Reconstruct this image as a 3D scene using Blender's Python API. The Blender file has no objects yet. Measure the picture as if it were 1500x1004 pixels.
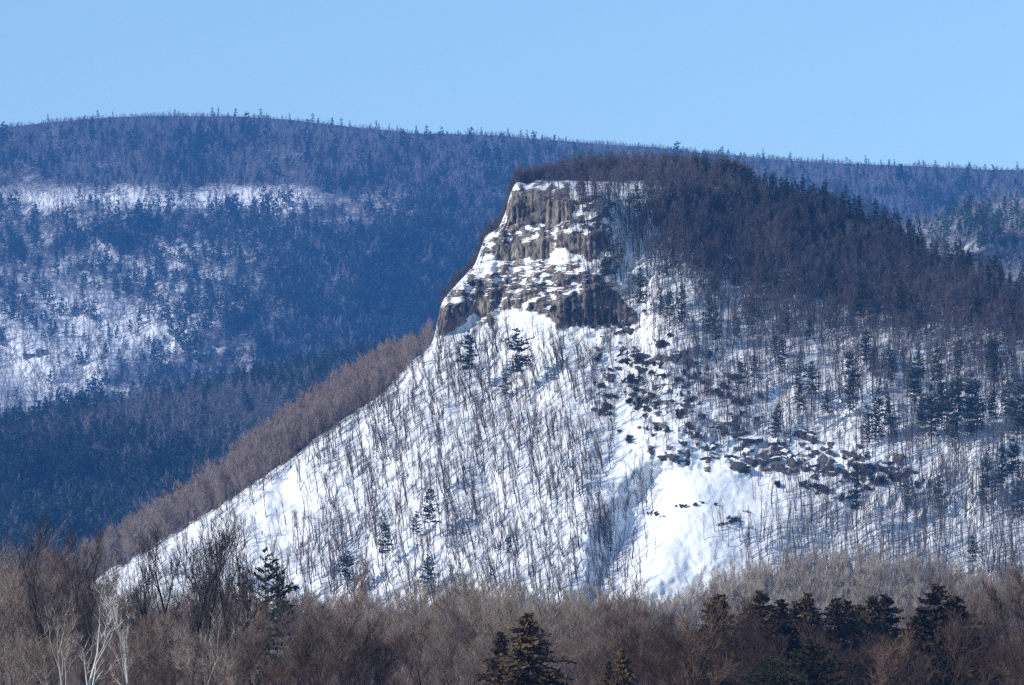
import bpy, math, random
import numpy as np
rad = math.radians
sc = bpy.context.scene
col = sc.collection

# ------------------------------------------------------------------ camera
F, H0, CAMZ = 5700.0, 980.0, 6.0          # focal length in photo pixels, horizon row, eye height
cam = bpy.data.cameras.new('camera'); co = bpy.data.objects.new('camera', cam); col.objects.link(co)
cam.sensor_width = 36; cam.lens = F / 1500 * 36
cam.shift_y = (H0 - 502) / 1500
cam.clip_start = 1; cam.clip_end = 40000
co.location = (0, 0, CAMZ); co.rotation_euler = (rad(90), 0, 0)
sc.camera = co

# ------------------------------------------------------------------ light
SUN_AZ, SUN_EL = -125.0, 27.0             # azimuth clockwise from +Y (view direction), elevation
w = bpy.data.worlds.new("World"); sc.world = w; w.use_nodes = True
nt = w.node_tree; bg = nt.nodes['Background']
sky = nt.nodes.new('ShaderNodeTexSky'); sky.sky_type = 'NISHITA'; sky.sun_disc = False
sky.sun_elevation = rad(SUN_EL); sky.sun_rotation = rad(SUN_AZ % 360)
sky.air_density = 1.0; sky.dust_density = 0.0; sky.ozone_density = 4.0
mul = nt.nodes.new('ShaderNodeMix'); mul.data_type = 'RGBA'; mul.blend_type = 'MULTIPLY'; mul.inputs[0].default_value = 1
mul.inputs[7].default_value = (1.20, 1.22, 1.13, 1)
nt.links.new(sky.outputs[0], mul.inputs[6]); nt.links.new(mul.outputs[2], bg.inputs[0])
bg.inputs[1].default_value = 0.13
sl = bpy.data.lights.new('sun', 'SUN'); sl.energy = 4.6; sl.angle = rad(0.5); sl.color = (1, 0.95, 0.87)
so = bpy.data.objects.new('sun', sl); col.objects.link(so)
so.rotation_euler = (rad(90 - SUN_EL), 0, rad(180 - SUN_AZ)); so.location = (-300, -200, 900)
sc.view_settings.view_transform = 'Standard'; sc.view_settings.look = 'None'
sc.view_settings.exposure = 0.3
sc.cycles.max_bounces = 4; sc.cycles.diffuse_bounces = 2; sc.cycles.glossy_bounces = 1
sc.cycles.transmission_bounces = 1; sc.cycles.volume_bounces = 0; sc.cycles.transparent_max_bounces = 4
sc.cycles.use_denoising = False

# ------------------------------------------------------------------ numpy helpers
RNG = np.random.default_rng(11)
random.seed(5)
def _h(i, j, s):
    n = (i * 374761393 + j * 668265263 + s * 974634777) & 0x7fffffff
    n = ((n ^ (n >> 13)) * 1274126177) & 0x7fffffff
    n = (n ^ (n >> 16)) & 0xffff
    return n / 65535.0
def vn(x, y, s=0):
    x = np.asarray(x, float); y = np.asarray(y, float)
    i = np.floor(x).astype(np.int64); j = np.floor(y).astype(np.int64)
    u = x - i; v = y - j; u = u * u * (3 - 2 * u); v = v * v * (3 - 2 * v)
    return (_h(i, j, s) * (1 - u) + _h(i + 1, j, s) * u) * (1 - v) + (_h(i, j + 1, s) * (1 - u) + _h(i + 1, j + 1, s) * u) * v
def fbm(x, y, s=0, o=4):
    a = 0; t = 0; g = 1.0
    for k in range(o):
        a = a + g * vn(x * 2 ** k, y * 2 ** k, s + k * 7); t += g; g *= .5
    return a / t
def sst(a, b, x):
    t = np.clip((x - a) / (b - a), 0, 1); return t * t * (3 - 2 * t)
def inpoly(x, y, poly):
    r = np.zeros(np.shape(x), bool); n = len(poly)
    for k in range(n):
        x0, y0 = poly[k]; x1, y1 = poly[(k + 1) % n]
        if y0 == y1: continue
        c = ((y0 > y) != (y1 > y)) & (x < (x1 - x0) * (y - y0) / (y1 - y0) + x0)
        r ^= c
    return r
def curve(pts):
    xs = [p[0] for p in pts]; ys = [p[1] for p in pts]
    return lambda x: np.interp(x, xs, ys)
def P(px, py, y):
    """photo pixel on a surface y metres away -> world point"""
    return np.stack([(px - 750) / F * y, y + 0 * px, CAMZ + (H0 - py) / F * y], -1)

def mesh(name, V, T, attrs=None, smooth=False):
    V = np.asarray(V, np.float32); T = np.asarray(T, np.int32); n = T.shape[1]
    me = bpy.data.meshes.new(name)
    me.vertices.add(len(V)); me.vertices.foreach_set('co', V.ravel())
    me.loops.add(T.size); me.loops.foreach_set('vertex_index', T.ravel())
    me.polygons.add(len(T)); me.polygons.foreach_set('loop_start', np.arange(0, T.size, n, dtype=np.int32))
    if smooth: me.polygons.foreach_set('use_smooth', np.ones(len(T), bool))
    me.update(calc_edges=True)
    for k, a in (attrs or {}).items():
        at = me.attributes.new(k, 'FLOAT', 'POINT'); at.data.foreach_set('value', np.asarray(a, np.float32))
    return me
def link(name, me, mat=None, parent=None):
    o = bpy.data.objects.new(name, me); col.objects.link(o)
    if mat is not None: me.materials.clear(); me.materials.append(mat)
    if parent: o.parent = parent
    return o
def tag(o, label=None, cat=None, group=None, kind=None):
    if label: o['label'] = label
    if cat: o['category'] = cat
    if group: o['group'] = group
    if kind: o['kind'] = kind
    return o

# ------------------------------------------------------------------ materials
def mat_base(name, rough=.9):
    m = bpy.data.materials.new(name); m.use_nodes = True
    b = m.node_tree.nodes['Principled BSDF']; b.inputs['Roughness'].default_value = rough
    b.inputs['Specular IOR Level'].default_value = .15
    return m, m.node_tree, b
def N(nt, t, **kw):
    n = nt.nodes.new(t)
    for k, v in kw.items(): setattr(n, k, v)
    return n
def ramp(nt, fac, stops):
    r = N(nt, 'ShaderNodeValToRGB'); e = r.color_ramp.elements
    while len(e) < len(stops): e.new(.5)
    for k, (p, c) in enumerate(stops): e[k].position = p; e[k].color = (*c, 1) if len(c) == 3 else c
    nt.links.new(fac, r.inputs[0]); return r.outputs[0]
def noise(nt, scale, detail=4, vec=None, stretch=None, rough=.55):
    n = N(nt, 'ShaderNodeTexNoise'); n.inputs['Scale'].default_value = scale; n.inputs['Detail'].default_value = detail
    n.inputs['Roughness'].default_value = rough
    if stretch:
        g = N(nt, 'ShaderNodeNewGeometry'); mp = N(nt, 'ShaderNodeMapping'); mp.inputs['Scale'].default_value = stretch
        nt.links.new(g.outputs['Position'], mp.inputs[0]); nt.links.new(mp.outputs[0], n.inputs['Vector'])
    elif vec is not None: nt.links.new(vec, n.inputs['Vector'])
    return n.outputs['Fac']
def mixc(nt, fac, a, b):
    m = N(nt, 'ShaderNodeMix', data_type='RGBA')
    for s, v in ((0, fac), (6, a), (7, b)):
        if isinstance(v, (tuple, list)): m.inputs[s].default_value = (*v, 1)
        elif isinstance(v, float): m.inputs[s].default_value = v
        else: nt.links.new(v, m.inputs[s])
    return m.outputs[2]
def attr(nt, name):
    a = N(nt, 'ShaderNodeAttribute', attribute_name=name); return a.outputs['Fac']
def math_(nt, op, a, b=None, c=None):
    m = N(nt, 'ShaderNodeMath', operation=op)
    for k, v in enumerate((a, b, c)):
        if v is None: continue
        if isinstance(v, (int, float)): m.inputs[k].default_value = v
        else: nt.links.new(v, m.inputs[k])
    return m.outputs[0]

def terrain_material(name, rockcols, litter_col, snow=(.86, .87, .9), fine=1.0, lr=(.42, .56)):
    m, nt, b = mat_base(name)
    pos = N(nt, 'ShaderNodeNewGeometry').outputs['Position']
    n1 = noise(nt, .9 * fine, 6, vec=pos)
    n2 = noise(nt, .12 * fine, 4, vec=pos)
    nv = math_(nt, 'MULTIPLY_ADD', math_(nt, 'SUBTRACT', noise(nt, 1.0, 6, stretch=(.8, .8, .12), rough=.7), .5), 1.5, math_(nt, 'MULTIPLY_ADD', noise(nt, .09, 3, stretch=(1, 1, 1)), .5, .25))
    rockc = ramp(nt, nv, rockcols)
    sn = mixc(nt, math_(nt, 'MULTIPLY', n2, .25), snow, (.74, .76, .8))
    lit_f = math_(nt, 'ADD', attr(nt, 'litter'), math_(nt, 'MULTIPLY', math_(nt, 'SUBTRACT', n1, .5), 1.3))
    lit_f = ramp(nt, lit_f, [(lr[0], (0, 0, 0)), (lr[1], (1, 1, 1))])
    lc = ramp(nt, n1, [(.3, tuple(c * .6 for c in litter_col)), (.7, litter_col)])
    base = mixc(nt, lit_f, sn, lc)
    ns = noise(nt, 1.0, 5, stretch=(.28, .28, 1.5), rough=.65)
    rf = math_(nt, 'ADD', attr(nt, 'rock'), math_(nt, 'MULTIPLY', math_(nt, 'SUBTRACT', ns, .5), 2.2))
    crack = ramp(nt, noise(nt, 1.0, 3, stretch=(1.5, 1.5, .2)), [(.38, (.35, .35, .4)), (.47, (1, 1, 1))])
    mc = N(nt, 'ShaderNodeMix', data_type='RGBA', blend_type='MULTIPLY'); mc.inputs[0].default_value = 1
    nt.links.new(rockc, mc.inputs[6]); nt.links.new(crack, mc.inputs[7]); rockc = mc.outputs[2]
    rf = ramp(nt, rf, [(.47, (0, 0, 0)), (.55, (1, 1, 1))])
    nt.links.new(mixc(nt, rf, base, rockc), b.inputs['Base Color'])
    bp = N(nt, 'ShaderNodeBump'); bp.inputs['Strength'].default_value = .5; bp.inputs['Distance'].default_value = .6
    nt.links.new(n1, bp.inputs['Height']); nt.links.new(bp.outputs[0], b.inputs['Normal'])
    return m
ROCK = [(.3, (.025, .023, .028)), (.43, (.085, .076, .072)), (.55, (.18, .15, .125)), (.75, (.34, .28, .21))]
M_mtn = terrain_material('snow_and_rock', ROCK, (.13, .09, .07))
M_far = terrain_material('far_snow', ROCK, (.045, .045, .05), fine=.2, lr=(.15, .95))
M_valley = terrain_material('valley_floor', ROCK, (.12, .09, .06), fine=.5)

def plant_material(name, dark, light, trans=0.0):
    m, nt, b = mat_base(name, .85)
    oi = N(nt, 'ShaderNodeObjectInfo').outputs['Random']
    pos = N(nt, 'ShaderNodeNewGeometry').outputs['Position']
    n = noise(nt, .35, 3, vec=pos)
    f = math_(nt, 'ADD', math_(nt, 'ADD', attr(nt, 'tint'), math_(nt, 'MULTIPLY', oi, .5)), math_(nt, 'MULTIPLY', math_(nt, 'SUBTRACT', n, .5), .9))
    nt.links.new(ramp(nt, f, [(.05, dark), (.8, light)]), b.inputs['Base Color'])
    return m
M_bark = plant_material('grey_brown_bark', (.03, .022, .019), (.10, .075, .06))
M_twig = plant_material('brown_twigs', (.14, .105, .085), (.37, .285, .225))
M_twigdark = plant_material('dark_brown_twigs', (.04, .024, .018), (.13, .085, .062))
M_slopebark = plant_material('slope_bark', (.03, .025, .026), (.115, .092, .082))
M_bandtwig = plant_material('spur_twigs', (.14, .108, .095), (.29, .222, .19))
M_summit = plant_material('summit_twigs', (.018, .018, .024), (.10, .085, .088))
M_thicket = plant_material('pale_thicket_twigs', (.19, .145, .105), (.42, .34, .25))
M_redtwig = plant_material('reddish_twigs', (.10, .065, .05), (.23, .15, .11))
M_white = plant_material('white_bark', (.42, .38, .35), (.72, .68, .62))
M_needle = plant_material('pine_needles', (.014, .022, .012), (.08, .09, .04))
M_spruce = plant_material('dark_spruce_needles', (.03, .02, .01), (.15, .098, .05))
M_green = plant_material('green_pine_needles', (.015, .018, .007), (.085, .085, .032))
M_crest = plant_material('crest_needles', (.006, .012, .01), (.035, .05, .028))
M_farcon = plant_material('far_conifer', (.006, .016, .014), (.035, .065, .045))
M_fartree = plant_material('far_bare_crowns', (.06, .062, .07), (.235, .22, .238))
M_shrub = plant_material('shrub_leaves', (.015, .018, .016), (.075, .068, .055))
mr, nt, b = mat_base('boulder_stone')
g = N(nt, 'ShaderNodeNewGeometry'); sx = N(nt, 'ShaderNodeSeparateXYZ'); nt.links.new(g.outputs['Normal'], sx.inputs[0])
n1 = noise(nt, 1.2, 5, vec=g.outputs['Position'])
up = math_(nt, 'ADD', sx.outputs[2], math_(nt, 'MULTIPLY', math_(nt, 'SUBTRACT', n1, .5), .7))
nt.links.new(mixc(nt, ramp(nt, up, [(.5, (0, 0, 0)), (.6, (1, 1, 1))]), ramp(nt, n1, [(.35, (.022, .023, .03)), (.65, (.115, .108, .108))]), (.87, .88, .9)), b.inputs['Base Color'])
M_boulder = mr

# ------------------------------------------------------------------ terrain sheets
class Sheet:
    """a hillside: rows run from its foot up to the crest line and then down the far side"""
    def __init__(s, name, x0, x1, dx, crest, bottom, depth, rows, rnd, mat, back_len=260, back_slope=.5, attrs=None):
        s.crest = crest; s.depth = depth; s.bottom = bottom; s.rnd = rnd
        xs = np.arange(x0, x1 + dx, dx); c = crest(xs)
        v = np.linspace(0, 1, rows)
        PX = np.repeat(xs[None], rows, 0); PY = bottom + (c[None] - bottom) * v[:, None]
        Y = s.Y(PX, PY); pts = [P(PX, PY, Y)]
        top = pts[0][-1]
        nb = 14
        for j in range(1, nb + 1):
            t = j / nb; q = top.copy()
            d = back_len * t ** 1.4
            q[:, 1] += d; q[:, 0] += (xs - 750) / F * d
            q[:, 2] = top[:, 2] - back_slope * d * sst(0, .35, t) + .0
            q[:, 2] = np.maximum(q[:, 2], -3)
            pts.append(q[None])
        V = np.concatenate(pts, 0); s.V = V; s.rows = rows; s.xs = xs
        R, C = V.shape[:2]
        idx = np.arange(R * C).reshape(R, C)
        Q = np.stack([idx[:-1, :-1], idx[:-1, 1:], idx[1:, 1:], idx[1:, :-1]], -1).reshape(-1, 4)
        at = {}
        for k, f in (attrs or {}).items():
            a = f(PX, PY); a = np.concatenate([a, np.repeat(a[-1:], nb, 0)], 0); at[k] = a.ravel()
        s.obj = link(name, mesh(name, V.reshape(-1, 3), Q, at, smooth=False), mat)
        tag(s.obj, kind='structure')
    def Y(s, px, py):
        y = s.depth(px, py)
        if s.rnd:
            w, amp = s.rnd(px)
            d = np.full(np.shape(px), 1e3)
            for dx in range(-36, 37, 4):
                c = s.crest(px + dx)
                d = np.minimum(d, np.sqrt(dx * dx + np.maximum(py - c, 0) ** 2))
            y = y + amp * np.clip(1 - d / w, 0, 1) ** 2
        return y
    def at(s, px, py):
        px = np.asarray(px, float); py = np.asarray(py, float)
        return P(px, py, s.Y(px, py))
    def back(s, px, t):
        """points beyond the crest, t in 0..1 of the way down the far side"""
        fx = np.clip((px - s.xs[0]) / (s.xs[1] - s.xs[0]), 0, len(s.xs) - 1.01); fr = np.clip(s.rows - 1 + t * 14, 0, s.rows + 12.9)
        i = fx.astype(int); j = fr.astype(int); u = (fx - i)[:, None]; v = (fr - j)[:, None]
        return (s.V[j, i] * (1 - u) + s.V[j, i + 1] * u) * (1 - v) + (s.V[j + 1, i] * (1 - u) + s.V[j + 1, i + 1] * u) * v

# --- the near mountain
crest_m0 = curve([(-400, 1040), (-200, 985), (0, 912), (100, 856), (170, 822), (250, 772), (330, 716), (420, 645), (500, 585), (560, 549),
    (620, 519), (636, 500), (641, 470), (644, 446), (655, 432), (668, 417), (690, 394), (702, 378), (705, 352), (716, 342), (728, 336),
    (738, 322), (742, 300), (748, 284), (752, 269), (762, 266), (774, 271), (782, 264), (830, 264), (870, 266), (920, 264), (1000, 264),
    (1060, 270), (1130, 287), (1200, 305), (1280, 334), (1350, 370), (1420, 400), (1500, 430), (1700, 500), (1900, 560)])
def crest_m(x): return (crest_m0(x - 5) + crest_m0(x - 2.5) + crest_m0(x) + crest_m0(x + 2.5) + crest_m0(x + 5)) / 5
GX0, GX1, GY0, GY1, GS = -440, 1960, 190, 1060, 2
gx = np.arange(GX0, GX1 + 1, GS); gy = np.arange(GY0, GY1 + 1, GS)
PXg, PYg = np.meshgrid(gx.astype(float), gy.astype(float))
wx = PXg + 7 * (fbm(PXg / 14, PYg / 14, 3) - .5) * 2; wy = PYg + 6 * (fbm(PXg / 11, PYg / 11, 9) - .5) * 2
def streaks(dip, sx_, sy_, s, o=3):
    return fbm(PXg / sx_, (PYg + dip * PXg) / sy_, s, o)
rock = np.zeros(PXg.shape)
def addrock(poly, val=1.0, cond=None):
    global rock
    m = inpoly(wx, wy, poly)
    if cond is not None: m &= cond
    rock = np.where(m, np.maximum(rock, val), rock)
addrock([(742, 300), (750, 282), (790, 277), (832, 285), (842, 300), (838, 322), (800, 330), (740, 324)])
addrock([(750, 268), (764, 264), (770, 280), (750, 285)], cond=streaks(0, 5, 4, 20) > .5)
addrock([(775, 275), (850, 270), (900, 310), (900, 345), (835, 340), (838, 290)], cond=streaks(.3, 12, 4, 21) > .58)
addrock([(703, 352), (740, 346), (808, 346), (810, 372), (790, 378), (760, 380), (704, 380)], cond=streaks(.3, 14, 6, 31) > .52)
addrock([(728, 364), (765, 356), (808, 352), (811, 378), (770, 376), (728, 380)])
addrock([(812, 341), (850, 344), (888, 341), (893, 360), (880, 372), (866, 383), (842, 372), (824, 362), (812, 362)])
def softrock(poly, st, mid, g):
    global rock
    rock = np.where(inpoly(wx, wy, poly), np.maximum(rock, np.clip(.5 + (st - mid) * g, 0, 1)), rock)
softrock([(640, 445), (665, 418), (702, 380), (740, 378), (810, 378), (860, 384), (905, 385), (915, 432), (800, 440), (735, 440), (700, 436)], streaks(.24, 13, 3.4, 41, 4), .54, 3.2)
softrock([(700, 405), (760, 400), (880, 405), (905, 440), (740, 450), (680, 440)], streaks(.2, 12, 3.4, 45, 4), .53, 3.2)
softrock([(700, 322), (892, 322), (892, 352), (700, 352)], streaks(.22, 14, 3.4, 47, 4), .655, 3.5)
softrock([(838, 275), (900, 275), (925, 390), (880, 390), (890, 340), (838, 335)], streaks(.22, 14, 3.4, 49, 4), .655, 3.5)
addrock([(641, 452), (660, 445), (700, 443), (738, 440), (715, 462), (690, 462), (672, 478), (642, 494)])
addrock([(738, 440), (810, 435), (806, 470), (760, 452), (720, 462)], cond=streaks(.2, 12, 5, 48) > .5)
addrock([(685, 472), (725, 458), (722, 484), (690, 488)], cond=streaks(.2, 20, 6, 52) > .5)
addrock([(806, 440), (850, 432), (880, 428), (908, 432), (928, 452), (936, 472), (905, 476), (860, 478), (812, 482)])
addrock([(900, 440), (945, 450), (950, 480), (905, 492)], cond=streaks(.1, 9, 5, 55) > .5)
addrock([(905, 500), (1010, 508), (1010, 535), (905, 535)], cond=streaks(0, 16, 7, 60) > .56)
addrock([(870, 490), (1110, 560), (1110, 690), (950, 690), (870, 600)], cond=streaks(.1, 14, 8, 63) > .64)
addrock([(1060, 640), (1180, 630), (1330, 668), (1340, 700), (1220, 706), (1140, 700), (1060, 690)], cond=streaks(-.05, 14, 8, 66) > .56)
addrock([(560, 520), (640, 500), (640, 540)], .6, streaks(.3, 12, 6, 71) > .6)
addrock([(700, 322), (892, 322), (892, 352), (700, 352)], cond=streaks(.22, 14, 2.8, 74, 3) > .57)
addrock([(700, 330), (745, 262), (880, 262), (905, 340), (925, 435), (900, 470), (690, 480), (645, 500), (640, 445)], cond=streaks(.25, 8, 3, 73, 3) > .66)
rocks_sharp = rock.copy()
face = np.zeros(PXg.shape)
for po in ([(742, 300), (750, 282), (790, 277), (832, 285), (842, 300), (838, 322), (800, 330), (740, 324)], [(728, 364), (765, 356), (808, 352), (811, 378), (770, 376), (728, 380)],
           [(812, 341), (850, 344), (888, 341), (893, 360), (880, 372), (866, 383), (842, 372), (824, 362), (812, 362)], [(641, 452), (700, 443), (738, 440), (715, 462), (672, 478), (642, 494)],
           [(806, 440), (850, 432), (908, 432), (936, 472), (905, 476), (812, 482)]):
    face = np.maximum(face, inpoly(wx, wy, po))
def blur(a, r, ax):
    k = np.exp(-.5 * (np.arange(-3 * r, 3 * r + 1) / max(r, 1e-6)) ** 2); k /= k.sum()
    p = [(0, 0), (0, 0)]; p[ax] = (3 * r, 3 * r)
    b_ = np.pad(a, p, mode='edge')
    return np.apply_along_axis(lambda v: np.convolve(v, k, 'valid'), ax, b_)
cliff_zone = blur(blur((inpoly(PXg, PYg, [(600, 505), (640, 440), (700, 340), (740, 250), (880, 250), (900, 340), (930, 440), (950, 490), (860, 500), (740, 470)])).astype(float), 6, 0), 8, 1)
cliff_zone = np.maximum(cliff_zone, .95 * sst(870, 900, PXg) * (1 - sst(900, 1280, PXg)) * sst(520, 430, PYg))
kk = 1.35 + (1.55 - 1.35) * sst(900, 1400, PXg) * sst(680, 520, PYg)
kk = kk * (1 - cliff_zone) + .85 * cliff_zone
rk_wide = blur(rocks_sharp, 22, 1)
wz = np.clip(cliff_zone * 1.4, 0, 1)
kk = kk * (1 - .88 * (rocks_sharp * wz + rk_wide * (1 - wz) * .6))
kk = kk + .5 * (fbm(PXg / 90, PYg / 60, 80) - .5) * (1 - rocks_sharp)
dz = GS * .27
cum = np.cumsum((kk * dz)[::-1], 0)[::-1]
i900 = np.argmin(abs(gy - 900)); cum = cum - cum[i900:i900 + 1]
cum = np.where(PXg > 850, blur(cum, 9, 1), blur(cum, 2, 1)) * sst(850, 900, PXg) + blur(cum, 2, 1) * (1 - sst(850, 900, PXg))
D = 1400 + cum + .38 * np.maximum(0, 860 - PXg) * .27 + .22 * np.maximum(0, PXg - 960) * .27
# broad lumps, small ribs on the rock, roughness under the snow
D += 14 * (fbm(PXg / 130, PYg / 110, 91, 3) - .5)
D += 3.0 * (fbm(PXg / 26, PYg / 22, 95, 3) - .5) * 2 * sst(250, 420, PXg) * (1 - .75 * np.exp(-((PXg - 1040) / 120) ** 2 - ((PYg - 760) / 90) ** 2))
D += 1.3 * (fbm(PXg / 7, PYg / 7, 99, 3) - .5)
rs = blur(blur(rocks_sharp, 1, 0), 1, 1)
fc_ = blur(face, 1, 1)
D += fc_ * 3.0 * (vn(PXg / 3.3 + .4 * vn(PXg / 20, PYg / 9, 5), PYg / 45, 133) - .5)
D += rs * (1 - .75 * fc_) * (1.1 * (vn(PXg / 11 + .2 * PYg / 9, PYg / 40, 101) - .5) + 2.4 * (vn(PXg / 3.4, PYg / 26, 102) - .5) + 1.8 * (vn(PXg / 6, PYg / 5, 103) - .5))
czn = cliff_zone * (PXg < 950) * (1 - .85 * fc_)
D += czn * (2.6 * (vn(PXg / 22, (PYg + .22 * PXg) / 3.2, 107) - .5) + 1.6 * (vn(PXg / 9, (PYg + .22 * PXg) / 4.5, 117) - .5))
D += 2.6 * inpoly(PXg, PYg, [(870, 490), (1110, 540), (1340, 660), (1340, 710), (1060, 700), (950, 690), (870, 600)]) * (fbm(PXg / 10, PYg / 6, 109, 3) - .5)
D += 1.6 * rs * -1
# the gully that falls from the outcrop to the valley: its left wall turns away from the sun
gxl = np.interp(PYg, [660, 690, 740, 800, 870, 960], [960, 944, 912, 876, 852, 840])
s_ = PXg - gxl
dip = sst(-26, 30, s_ + 16 * (fbm(PXg / 30, PYg / 30, 119) - .5)) * (1 - sst(30, 110, s_)) * sst(655, 720, PYg)
D += 15 * dip
# swells that carry shadows lower right
D += 7 * sst(1130, 1230, PXg) * sst(690, 760, PYg)
def bil(A, px, py):
    fx = np.clip((px - GX0) / GS, 0, A.shape[1] - 1.001); fy = np.clip((py - GY0) / GS, 0, A.shape[0] - 1.001)
    i = fx.astype(int); j = fy.astype(int); u = fx - i; v = fy - j
    return (A[j, i] * (1 - u) + A[j, i + 1] * u) * (1 - v) + (A[j + 1, i] * (1 - u) + A[j + 1, i + 1] * u) * v
spur = lambda px: 1 - sst(560, 640, px)
def rnd_m(px):
    sp = spur(px); cl = sst(600, 640, px) * (1 - sst(745, 790, px))
    return 12 * cl + 40 * sp + 34 * sst(745, 800, px) + 1, 14 * cl + 40 * sp + 50 * sst(745, 820, px)
band_w = lambda px: np.interp(px, [0, 250, 420, 560, 620, 640], [22, 24, 44, 40, 14, 0])
def litter_m(px, py):
    d = py - crest_m(px)
    a = spur(px) * (1 - sst(band_w(px) - 22, band_w(px) - 4, d + 14 * (fbm(px / 9, py / 9, 6) - .5))) * 1.2
    a = np.maximum(a, .30 * sst(850, 900, py) + .9 * sst(890, 915, py))
    a = np.maximum(a, .62 * sst(880, 990, px) * sst(60, -60, py - np.interp(px, [860, 950, 1020, 1100, 1250, 1400, 1500, 1800], [275, 340, 400, 440, 470, 500, 520, 540])))
    a = np.maximum(a, .19 + 0 * px)
    return a
MT = Sheet('mountain', -400, 1900, 2, crest_m, 1015, lambda px, py: bil(D, px, py), 380, rnd_m, M_mtn,
           back_len=420, back_slope=.55, attrs={'rock': lambda px, py: bil(rs, px, py), 'litter': litter_m})

# --- the hills behind
def ell(px, py, cx, cy, rx, ry): return np.exp(-(((px - cx) / rx) ** 2 + ((py - cy) / ry) ** 2))
def far_snowy(px, py):
    s = 1.0 * ell(px, py, 300, 292, 170, 20) + .7 * ell(px, py, 90, 480, 190, 45) + 1.1 * ell(px, py, 60, 545, 120, 50) + .5 * ell(px, py, 60, 290, 120, 25)
    s += .12 * ell(px, py, 150, 430, 240, 80) + .3 * ell(px, py, 230, 400, 150, 70) + .3 * ell(px, py, 520, 340, 100, 30) + .35 * ell(px, py, 430, 300, 130, 26) + .9 * ell(px, py, 190, 500, 80, 25)
    return np.clip(s + 1.0 * (fbm(px / 40, py / 12, 301) - .55), 0, 1)
crest_f0 = curve([(-900, 230), (-300, 205), (0, 190), (60, 184), (150, 175), (260, 172), (330, 173), (430, 179), (520, 189), (620, 199),
    (740, 202), (850, 212), (950, 218), (1050, 228), (1150, 238), (1250, 243), (1380, 248), (1500, 253), (1700, 262), (2400, 320)])
def crest_f(x): return crest_f0(x) - 2.5 + 3 * (fbm(x / 60, 0 * x, 17) - .5)
def dep_f(px, py):
    c = crest_f(px); t = (1000 - py) / (1000 - c)
    return 3500 + 2300 * t + 300 * (fbm(px / 300, py / 160, 201, 4) - .5) + 60 * (fbm(px / 50, py / 30, 205, 3) - .5)
FAR = Sheet('far_ridge', -900, 2400, 6, crest_f, 1000, dep_f, 150, lambda px: (40 + 0 * px, 300 + 0 * px), M_far,
            back_len=2500, back_slope=.3, attrs={'rock': lambda px, py: 0 * px, 'litter': lambda px, py: np.minimum(.86 + .3 * sst(330, 240, py) + .25 * sst(350, 500, px), 1.1) - .95 * far_snowy(px, py)})
crest_h = curve([(-900, 680), (-300, 640), (0, 622), (60, 610), (120, 596), (200, 584), (300, 566), (400, 548), (500, 525), (620, 500), (760, 480), (1000, 480)])
def dep_h(px, py):
    return 2500 + 1.5 * (1000 - py) + 160 * (fbm(px / 140, py / 90, 211, 3) - .5)
HILL = Sheet('wooded_hill', -900, 900, 6, crest_h, 1010, dep_h, 80, lambda px: (50 + 0 * px, 150 + 0 * px), M_far,
             back_len=500, back_slope=.35, attrs={'rock': lambda px, py: 0 * px, 'litter': lambda px, py: 1.1 + 0 * px})
crest_r = curve([(1150, 420), (1240, 372), (1310, 338), (1370, 324), (1430, 304), (1500, 290), (1600, 280), (2200, 300)])
def dep_r(px, py):
    return 2900 + 1.2 * (600 - py) + 140 * (fbm(px / 120, py / 70, 221, 3) - .5)
RSP = Sheet('side_hill', 1150, 2200, 6, crest_r, 700, dep_r, 70, lambda px: (50 + 0 * px, 150 + 0 * px), M_far,
            back_len=500, back_slope=.35, attrs={'rock': lambda px, py: 0 * px, 'litter': lambda px, py: .75 + 0 * px})
# --- valley floor
n = 90; X, Yv = np.meshgrid(np.linspace(-9000, 9000, n), np.linspace(-600, 15000, n))
V = np.stack([X, Yv, -1.2 + 1.5 * (fbm(X / 700, Yv / 700, 231) - .5)], -1)
idx = np.arange(n * n).reshape(n, n)
Q = np.stack([idx[:-1, :-1], idx[:-1, 1:], idx[1:, 1:], idx[1:, :-1]], -1).reshape(-1, 4)
tag(link('valley_ground', mesh('valley_ground', V.reshape(-1, 3), Q, {'rock': np.zeros(n * n), 'litter': np.full(n * n, .95)}, True), M_valley), kind='structure')

# ------------------------------------------------------------------ haze
hz, nt, b = mat_base('haze'); nt.nodes.remove(b)
pv = N(nt, 'ShaderNodeVolumePrincipled'); pv.inputs['Color'].default_value = (.10, .36, 1.0, 1)
pv.inputs['Density'].default_value = 8.8e-5
nt.links.new(pv.outputs[0], nt.nodes['Material Output'].inputs['Volume'])
hx = [(-9600, 9600), (-900, 15500), (-14, 905)]
V = [(x, y, z) for x in hx[0] for y in hx[1] for z in hx[2]]
Q = [(0, 1, 3, 2), (4, 6, 7, 5), (0, 4, 5, 1), (2, 3, 7, 6), (0, 2, 6, 4), (1, 5, 7, 3)]
tag(link('haze', mesh('haze', V, Q), hz), kind='stuff')

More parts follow.
